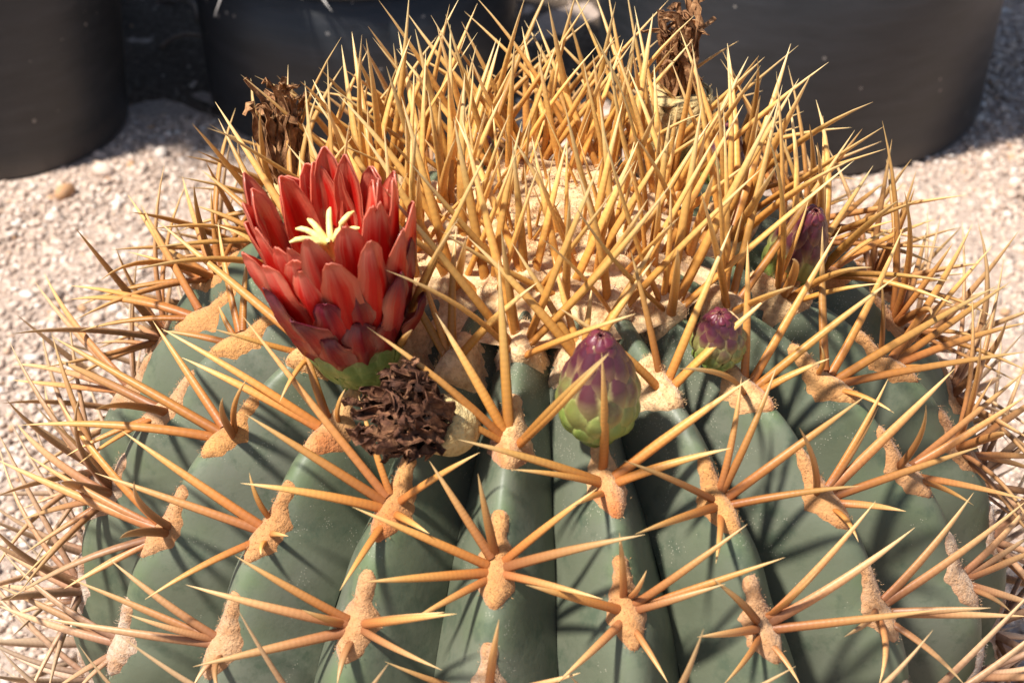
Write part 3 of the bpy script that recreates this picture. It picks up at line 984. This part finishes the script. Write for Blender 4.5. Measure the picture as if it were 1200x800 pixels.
def scale_geo(frm, center, ang, rho0, h0, rho1, h1, width, bulge, seed, mid_out):
    """overlapping bud scale lying on the bud, a bulged pointed leaf"""
    fn = lerp_profile([(rho0, h0), ((rho0 + rho1) / 2 + mid_out, (h0 + h1) / 2), (rho1, h1)])
    X, Y, A = frm
    ns, nx = 8, 7
    V, UV = [], []
    for i in range(ns):
        s = i / (ns - 1)
        rho, h = fn(s)
        w = width * (0.80 + 0.2 * math.sin(min(1, s / 0.45) * math.pi / 2)) * max(0.03, 1 - max(0, (s - 0.35) / 0.65) ** 1.7) ** 0.75
        for j in range(nx):
            c = -1 + 2 * j / (nx - 1)
            a = ang + c * w / max(0.02, rho)
            er = math.cos(a) * X + math.sin(a) * Y
            lift = bulge * (1 - c * c) * (0.4 + 0.6 * math.sin(math.pi * min(1, s * 1.1)))
            V.append(center + er * (rho + lift) + A * h)
            UV.append(((c + 1) / 2, s))
    V = np.array(V)
    G = V.reshape(ns, nx, 3)
    nn = np.cross(np.gradient(G, axis=0), np.gradient(G, axis=1)); nn /= np.linalg.norm(nn, axis=-1)[..., None] + 1e-9
    sgn = -1 if (nn[ns // 2, nx // 2] @ (G[ns // 2, nx // 2] - center - A * h0)) > 0 else 1
    V2 = (G + sgn * nn * 0.0035).reshape(-1, 3)
    f1 = grid_faces(ns, nx); off = ns * nx
    border = [i * nx for i in range(ns)] + [(ns - 1) * nx + j for j in range(1, nx)] + [i * nx + nx - 1 for i in range(ns - 2, -1, -1)] + [j for j in range(nx - 2, 0, -1)]
    f3 = [(border[k], border[(k + 1) % len(border)], border[(k + 1) % len(border)] + off, border[k] + off) for k in range(len(border))]
    return np.concatenate([V, V2]), np.concatenate([f1, f1[:, ::-1] + off, np.array(f3)]), np.concatenate([np.array(UV)] * 2)

def spiral_scales(parent, frm, center, outline, rows, seed, width_k=1.0, h_lo=0.0, h_hi=1.0):
    """rows: (height fraction, number round, height span, attr) scales in whorls, foot to tip"""
    r = np.random.default_rng(seed)
    for k, (hf, cnt, span, tone) in enumerate(rows):
        for i in range(cnt):
            ang = 2 * math.pi * (i + 0.5 * (k % 2)) / cnt + k * 0.37 + r.normal() * 0.05
            rho0, h0 = outline(hf)
            rho1, h1 = outline(min(1.0, hf + span))
            rhm, hm = outline(min(1.0, hf + span * 0.5))
            w = width_k * 2 * math.pi * max(rho0, rhm) / cnt * 0.60
            V, F, UV = scale_geo(frm, center, ang, rho0 + 0.001, h0, rho1 + 0.005, h1, w, 0.010 * w / 0.05, seed + k * 50 + i, max(0, rhm - (rho0 + rho1) / 2) + 0.004)
            mk('scale', W(V), F, M['scale'], parent, uv=UV, attrs={'age': np.clip(tone + r.normal() * 0.03, 0, 1), 'tone': r.uniform(0, 1)})

def build_bud(root, rib, td, w, length, radius, lean, seed, label, purple=0.0):
    p, n = surf_at(rib, w, rad(td))
    ax = unit(n * 0.55 + np.array([0, 0, 0.9]) + np.array(lean))
    frm = basis(ax, (0, 1, 0))
    c = p + n * 0.004
    bud = empty('flower_bud', W(c), root, label=label)
    outline = lerp_profile([(radius * 0.58, 0), (radius * 0.90, length * 0.17), (radius * 1.0, length * 0.36), (radius * 0.90, length * 0.54), (radius * 0.62, length * 0.72), (radius * 0.38, length * 0.86), (radius * 0.26, length * 0.95), (radius * 0.05, length)])
    pr = [(0.001, -0.02), (radius * 0.55, -0.015)] + [tuple(outline(s) * np.array([0.97, 0.99])) for s in np.linspace(0, 1, 16)]
    V, F = axis_lathe(frm, c, pr)
    H = ((V - c) @ frm[2]) / length
    mk('core', W(V), F, M['scale'], bud, uv=np.full((len(V), 2), 0.5), attrs={'age': np.clip(H * 0.9, 0, 1), 'tone': 0.5})
    r = np.random.default_rng(seed)
    count = 62
    for i in range(count):
        k = i / (count - 1)
        hf = 0.01 + 0.82 * k ** 1.45
        ang = i * 2.39996 + r.normal() * 0.06
        span = (0.15 + 0.24 * min(1, k * 1.6)) * r.uniform(0.93, 1.07)
        rho0, h0 = outline(hf)
        rho1, h1 = outline(min(1.0, hf + span))
        rhm, hm = outline(min(1.0, hf + span * 0.5))
        wd = radius * (0.36 + 0.09 * math.sin(math.pi * min(1, k * 1.2))) * (1 if k < 0.75 else 0.8)
        tone = min(1, hf + span * 0.62 + purple)
        V, F, UV = scale_geo(frm, c, ang, rho0 + 0.001, h0, rho1 + 0.0055 * (1 - 0.6 * k), h1, wd, 0.0075, seed + i, max(0, rhm - (rho0 + rho1) / 2) + 0.004)
        mk('scale', W(V), F, M['scale'], bud, uv=UV, attrs={'age': np.clip(tone + r.normal() * 0.03, 0, 1), 'tone': r.uniform(0, 1)})
    return bud

def build_flower(root):
    p, n = surf_at(19, -0.2, rad(31.8))
    ax = unit(np.array([-0.15, -0.13, 1.0]))
    frm = basis(ax, (0, 1, 0))
    c = p - n * 0.004 + np.array([0.0, 0.0, 0.0])
    fl = empty('flower', W(c), root, label='open red flower with pale stigma and purple outer tepals')
    rec = lerp_profile([(0.042, 0), (0.064, 0.035), (0.080, 0.075), (0.085, 0.115), (0.082, 0.140)])
    V, F = axis_lathe(frm, c, [(0.001, -0.02), (0.048, -0.015)] + [tuple(rec(s)) for s in np.linspace(0, 1, 10)] + [(0.065, 0.142), (0.04, 0.125), (0.001, 0.12)])
    mk('receptacle', W(V), F, M['green'], fl)
    rows = [(0.0, 13, 0.42, 0.10), (0.16, 13, 0.45, 0.14), (0.34, 13, 0.50, 0.20), (0.52, 12, 0.48, 0.32), (0.66, 11, 0.34, 0.42)]
    spiral_scales(fl, frm, c, rec, rows, 77)
    r = np.random.default_rng(3)
    H = 0.42
    # inner petals stand steep, outer ones open out
    whorls = [('petal', 'petal', 11, 0.050, 0.112, H * 0.98, 0.034, 2.0), ('petal', 'petal', 12, 0.060, 0.132, H * 1.0, 0.036, 1.9),
              ('petal', 'petal', 14, 0.070, 0.140, H * 0.90, 0.036, 1.9), ('outer_tepal', 'tepal', 13, 0.076, 0.142, H * 0.70, 0.036, 1.8), ('outer_tepal', 'tepal', 12, 0.078, 0.135, H * 0.50, 0.036, 1.7)]
    for k, (nm, mt, cnt, r0, r1, h1, wd, ts) in enumerate(whorls):
        for i in range(cnt):
            ang = 2 * math.pi * (i + 0.5 * (k % 2)) / cnt + r.normal() * 0.07 + k * 0.21
            rr1 = r1 * r.uniform(0.88, 1.14); hh = h1 * r.uniform(0.90, 1.07)
            h0 = 0.115 if k < 3 else (0.098 if k == 3 else 0.084)
            out = r.uniform(-0.4, 1.0)
            fn = lerp_profile([(r0, h0), (r0 + (rr1 - r0) * 0.42, h0 + (hh - h0) * 0.30), (r0 + (rr1 - r0) * 0.76, h0 + (hh - h0) * 0.64), (rr1 + 0.010 * out, hh)])
            V, F, UV = petal_geo(0, wd * r.uniform(0.88, 1.10), fn, ang, ts, 0.42 + r.normal() * 0.08, 500 + k * 40 + i, frm, c, ruffle=0.20, twist=r.normal() * 0.25)
            mk(nm, W(V), F, M[mt], fl, uv=UV, attrs={'tone': r.uniform(0, 1)})
    # throat, stamens and stigma
    V, F = axis_lathe(frm, c, [(0.050, 0.11), (0.053, 0.15), (0.04, 0.165), (0.03, 0.17), (0.001, 0.172)])
    mk('throat', W(V), F, M['throat'], fl)
    parts = []
    for i in range(150):
        a = r.uniform(0, 6.28); q = r.uniform(0.020, 0.056); hh = r.uniform(0.20, 0.255)
        e = math.cos(a) * frm[0] + math.sin(a) * frm[1]
        b0 = c + e * q * 0.8 + ax * 0.15
        t0 = c + e * q * 1.05 + ax * hh
        parts.append(tube_geo([b0, (b0 + t0) / 2 + e * 0.004, t0], [0.0013, 0.0012, 0.0012], 4))
        parts.append(tube_geo([t0 - ax * 0.001, t0 + ax * 0.003, t0 + ax * 0.008, t0 + ax * 0.011], [0.0012, 0.0040, 0.0040, 0.001], 5))
    V, F = join(parts)
    mk('stamens', W(V), F, M['stamen'], fl, kind='stuff')
    V, F = tube_geo([c + ax * h for h in (0.14, 0.20, 0.27, 0.308)], [0.012, 0.011, 0.011, 0.008], 10)
    mk('style', W(V), F, M['stigma'], fl)
    for i in range(9):
        a = 2 * math.pi * i / 9 + r.normal() * 0.1
        e = math.cos(a) * frm[0] + math.sin(a) * frm[1]
        l = r.uniform(0.75, 1.1)
        cu = r.uniform(0.5, 1.2)
        pts = [c + ax * (0.295 + 0.085 * l * s - 0.030 * cu * s ** 3) + e * (0.006 + 0.058 * cu * l * s ** 1.4) for s in np.linspace(0, 1, 8)]
        V, F = tube_geo(pts, [0.0062, 0.0066, 0.0066, 0.0064, 0.006, 0.0056, 0.005, 0.002], 7)
        mk('stigma_lobe', W(V), F, M['stigma'], fl)
    return fl

def crumpled_ribbon(path, width, seed, ns=12, nx=4):
    r = np.random.default_rng(seed)
    path = np.asarray(path, float)
    s = np.linspace(0, 1, ns)
    k = np.linspace(0, 1, len(path))
    P = np.stack([np.interp(s, k, path[:, i]) for i in range(3)], -1)
    tan = np.gradient(P, axis=0)
    ph = r.uniform(0, 6.28, 4)
    V = []
    for i in range(ns):
        x, y, _ = basis(tan[i], (0.2, 0.9, 0.3))
        a = ph[0] + s[i] * r.uniform(-1, 1) * 1.5
        sd = math.cos(a) * x + math.sin(a) * y
        nd = -math.sin(a) * x + math.cos(a) * y
        w = width * (0.55 + 0.6 * math.sin(math.pi * min(1, s[i] * 0.9 + 0.08))) * (1 + 0.25 * math.sin(ph[1] + s[i] * 17))
        for j in range(nx):
            c = -1 + 2 * j / (nx - 1)
            z = w * (0.75 * abs(c) ** 1.2 - 0.3) * (1 + 0.5 * math.sin(ph[2] + 9 * s[i])) + 0.35 * w * math.sin(ph[3] + s[i] * 21 + 3 * c)
            V.append(P[i] + sd * c * w * 0.8 + nd * z)
    V = np.array(V)
    G = V.reshape(ns, nx, 3)
    nn = np.cross(np.gradient(G, axis=0), np.gradient(G, axis=1)); nn /= np.linalg.norm(nn, axis=-1)[..., None] + 1e-9
    V2 = (G + nn * 0.0022).reshape(-1, 3)
    f1 = grid_faces(ns, nx); off = ns * nx
    border = [i * nx for i in range(ns)] + [(ns - 1) * nx + j for j in range(1, nx)] + [i * nx + nx - 1 for i in range(ns - 2, -1, -1)] + [j for j in range(nx - 2, 0, -1)]
    f3 = [(border[q], border[(q + 1) % len(border)], border[(q + 1) % len(border)] + off, border[q] + off) for q in range(len(border))]
    return np.concatenate([V, V2]), np.concatenate([f1, f1[:, ::-1] + off, np.array(f3)])

def build_dried(root, c, ax, fruit_len, fruit_r, tuft_len, tuft_r, count, mat, seed, label, splay=0.2, droop=(0, 0, 0), scales=True):
    r = np.random.default_rng(seed)
    frm = basis(ax, (0, 1, 0)); ax = frm[2]
    o = empty('dried_flower', W(c), root, label=label)
    fn = lerp_profile([(fruit_r * 0.55, -0.01), (fruit_r * 0.95, fruit_len * 0.25), (fruit_r * 1.02, fruit_len * 0.6), (fruit_r * 0.98, fruit_len * 0.9), (fruit_r * 0.86, fruit_len)])
    V, F = axis_lathe(frm, c, [(0.001, -0.03)] + [tuple(fn(s)) for s in np.linspace(0, 1, 12)] + [(fruit_r * 0.6, fruit_len * 1.01), (0.001, fruit_len * 0.97)], lump=0.010, seed=seed)
    mk('fruit', W(V), F, M['fruit'], o)
    if scales:
        k = 0
        for hf in (0.05, 0.25, 0.45, 0.65, 0.85):
            for i in range(9):
                ang = 2 * math.pi * (i + 0.5 * (k % 2)) / 9 + r.normal() * 0.08
                r0, h0 = fn(hf); r1, h1 = fn(min(1, hf + 0.32))
                V, F, UV = scale_geo(frm, c, ang, r0 + 0.001, h0, r1 + 0.010, h1, 2 * math.pi * r0 / 9 * 0.58, 0.006, seed + k * 20 + i, 0.003)
                mk('fruit_scale', W(V), F, M['fruit'], o)
            k += 1
    for i in range(count):
        a = r.uniform(0, 6.28); q = math.sqrt(r.uniform(0.02, 1)) * tuft_r * 0.8
        e = math.cos(a) * frm[0] + math.sin(a) * frm[1]
        b0 = c + ax * (fruit_len * 0.93) + e * q * 0.8
        l = tuft_len * r.uniform(0.72, 1.08) * (1.0 if q < tuft_r * 0.5 else r.uniform(0.75, 1.0))
        d = np.array(droop)
        pts = []
        wob = r.normal(size=(2, 3)) * tuft_len * 0.05
        for s in (0, 0.3, 0.6, 0.85, 1.0):
            pts.append(b0 + ax * l * s + e * splay * q * 2.2 * s ** 1.5 + d * s ** 2 * l + wob[0] * math.sin(s * 5) + wob[1] * s * s)
        curl = r.normal(size=3) * tuft_len * 0.10
        pts[-1] = pts[-2] + curl + ax * l * 0.05
        V, F = crumpled_ribbon(pts, tuft_r * r.uniform(0.16, 0.30), seed * 100 + i)
        mk('withered_petal', W(V), F, M[mat], o)
    return o

# ---------------------------------------------------------------- the plant in the middle pot, and the shading cactus added out of view
def build_neighbour(cx, cy, cz, size, foot, label, seed, rings):
    base = empty('globular_cactus', np.array([cx, cy, foot]) * R, category='cactus', label=label)
    c = np.array([cx, cy, cz])
    nr = 13
    a = np.linspace(0, 2 * math.pi, nr * 8, endpoint=False)
    t = np.radians(np.linspace(1, 160, 40))
    A_, T_ = np.meshgrid(a, t, indexing='xy')
    rr = size * (1 - 0.12 * np.abs(np.sin(A_ * nr / 2)) * np.sin(T_))
    P = np.stack([rr * np.sin(T_) * np.cos(A_), rr * np.sin(T_) * np.sin(A_), 0.80 * rr * np.cos(T_)], -1) + c
    mk('stem', P.reshape(-1, 3) * R, grid_faces(40, len(a), True), M['other_skin'], base)
    r = np.random.default_rng(seed)
    for k in range(nr):
        az = 2 * math.pi * (k + 0.5) / nr + math.pi / nr
        for td in rings:
            tt = rad(td + (k % 2) * 10)
            rr0 = size
            e = np.array([math.sin(tt) * math.cos(az), math.sin(tt) * math.sin(az), 0.8 * math.cos(tt)])
            b = c + e * rr0 * 0.97
            for q in range(3 if td < 90 else 5):
                d = unit(e + r.normal(size=3) * 0.55)
                V, F, UV = spine_geo(b, b + d * r.uniform(0.18, 0.30), np.array([0, 0, 1.0]), 0.0075, r.normal() * 0.05, 0.8, seg=6, sides=6)
                mk('spine', V * R, F, M['pale_spine'], base)

def build_twigs():
    r = np.random.default_rng(8)
    spots = [(-1.52, 4.25, 0.5, 'curled dry stalk on the shaded soil between two black pots'), (-1.38, 4.55, 2.4, 'short straight dry stalk on shaded soil behind the pots')]
    for x, y, a, lab in spots:
        d = np.array([math.cos(a), math.sin(a), 0])
        pts = [np.array([x, y, 0.02]) + d * s * 0.34 + np.array([0, 0, 0.02 * math.sin(s * 5)]) + np.array([-d[1], d[0], 0]) * 0.05 * math.sin(s * 4 + a) for s in np.linspace(0, 1, 10)]
        V, F = tube_geo(pts, np.linspace(0.011, 0.005, 10), 6)
        mk('dry_stalk', V * R, F, M['twig'], label=lab, category='stalk')

# ---------------------------------------------------------------- assemble
build_ground()
build_gravel()
build_soil_bed()
pot_labels = ['tall narrow black plastic plant pot standing on pale gravel, left of the shallow pot',
              'shallow black plastic pot with a thick rim holding a white-spined cactus',
              'widest black plastic plant pot, behind the right side of the barrel cactus',
              'unseen black plastic pot added behind the tall narrow pot to shade the gap']
for pspec, plab in zip(POTS, pot_labels):
    build_pot(*pspec, plab)
x, y, rb, rt, h = POTS[1]
build_neighbour(x - 0.22, y - 0.30, h + 0.22, 0.42, h - 0.1, 'globular cactus with greyish white spines in the shallow black pot', 21, (20, 45, 70, 92, 112))
x, y, rb, rt, h = POTS[0]
build_neighbour(x, y - 0.28, h + 0.50, 0.74, h - 0.1, 'unseen broad globular cactus added on the tall narrow pot to shade the shallow pot', 22, (30, 60, 88))  # out of view, added only to cast shade on the shallow pot
cactus = build_cactus()
build_flower(cactus)
build_bud(cactus, 1, 34.2, -0.02, 0.240, 0.063, (0.0, -0.02, 0.1), 201, 'plump green and purple flower bud on the front of the cactus')
build_bud(cactus, 3, 30.0, -0.1, 0.130, 0.040, (0.0, -0.1, 0), 202, 'small speckled flower bud with a green foot')
build_bud(cactus, 6, 33.0, -0.5, 0.24, 0.050, (0.02, 0, 0), 203, 'dark purple flower bud among golden spines', purple=-0.03)
build_bud(cactus, 8, 32.2, 0.0, 0.14, 0.036, (0, 0, 0), 204, 'small pinkish flower bud half hidden behind spines')
build_bud(cactus, 12, 23.0, 0.1, 0.075, 0.028, (0, 0, 0), 205, 'tiny green flower bud in the wool of the crown')
p, n = surf_at(20, 0.42, rad(34.6))
build_dried(cactus, p + n * 0.050, np.array([-0.66, -0.50, 0.56]), 0.080, 0.054, 0.120, 0.064, 52, 'dry_dark', 31, 'collapsed dark brown withered flower on a cream fruit', splay=0.45, droop=(-0.35, 0.1, 0.15), scales=False)
p, n = surf_at(15, -0.35, rad(36))
build_dried(cactus, p, np.array([-0.10, 0.05, 1.0]), 0.13, 0.055, 0.24, 0.046, 26, 'dry', 32, 'upright brown dried flower above the red flower')
p, n = surf_at(9, 0.0, rad(38))
build_dried(cactus, p, np.array([-0.03, 0.0, 1.0]), 0.19, 0.066, 0.24, 0.046, 30, 'dry', 33, 'upright brown dried flower on a scaly tan fruit')
build_pebbles()
build_twigs()
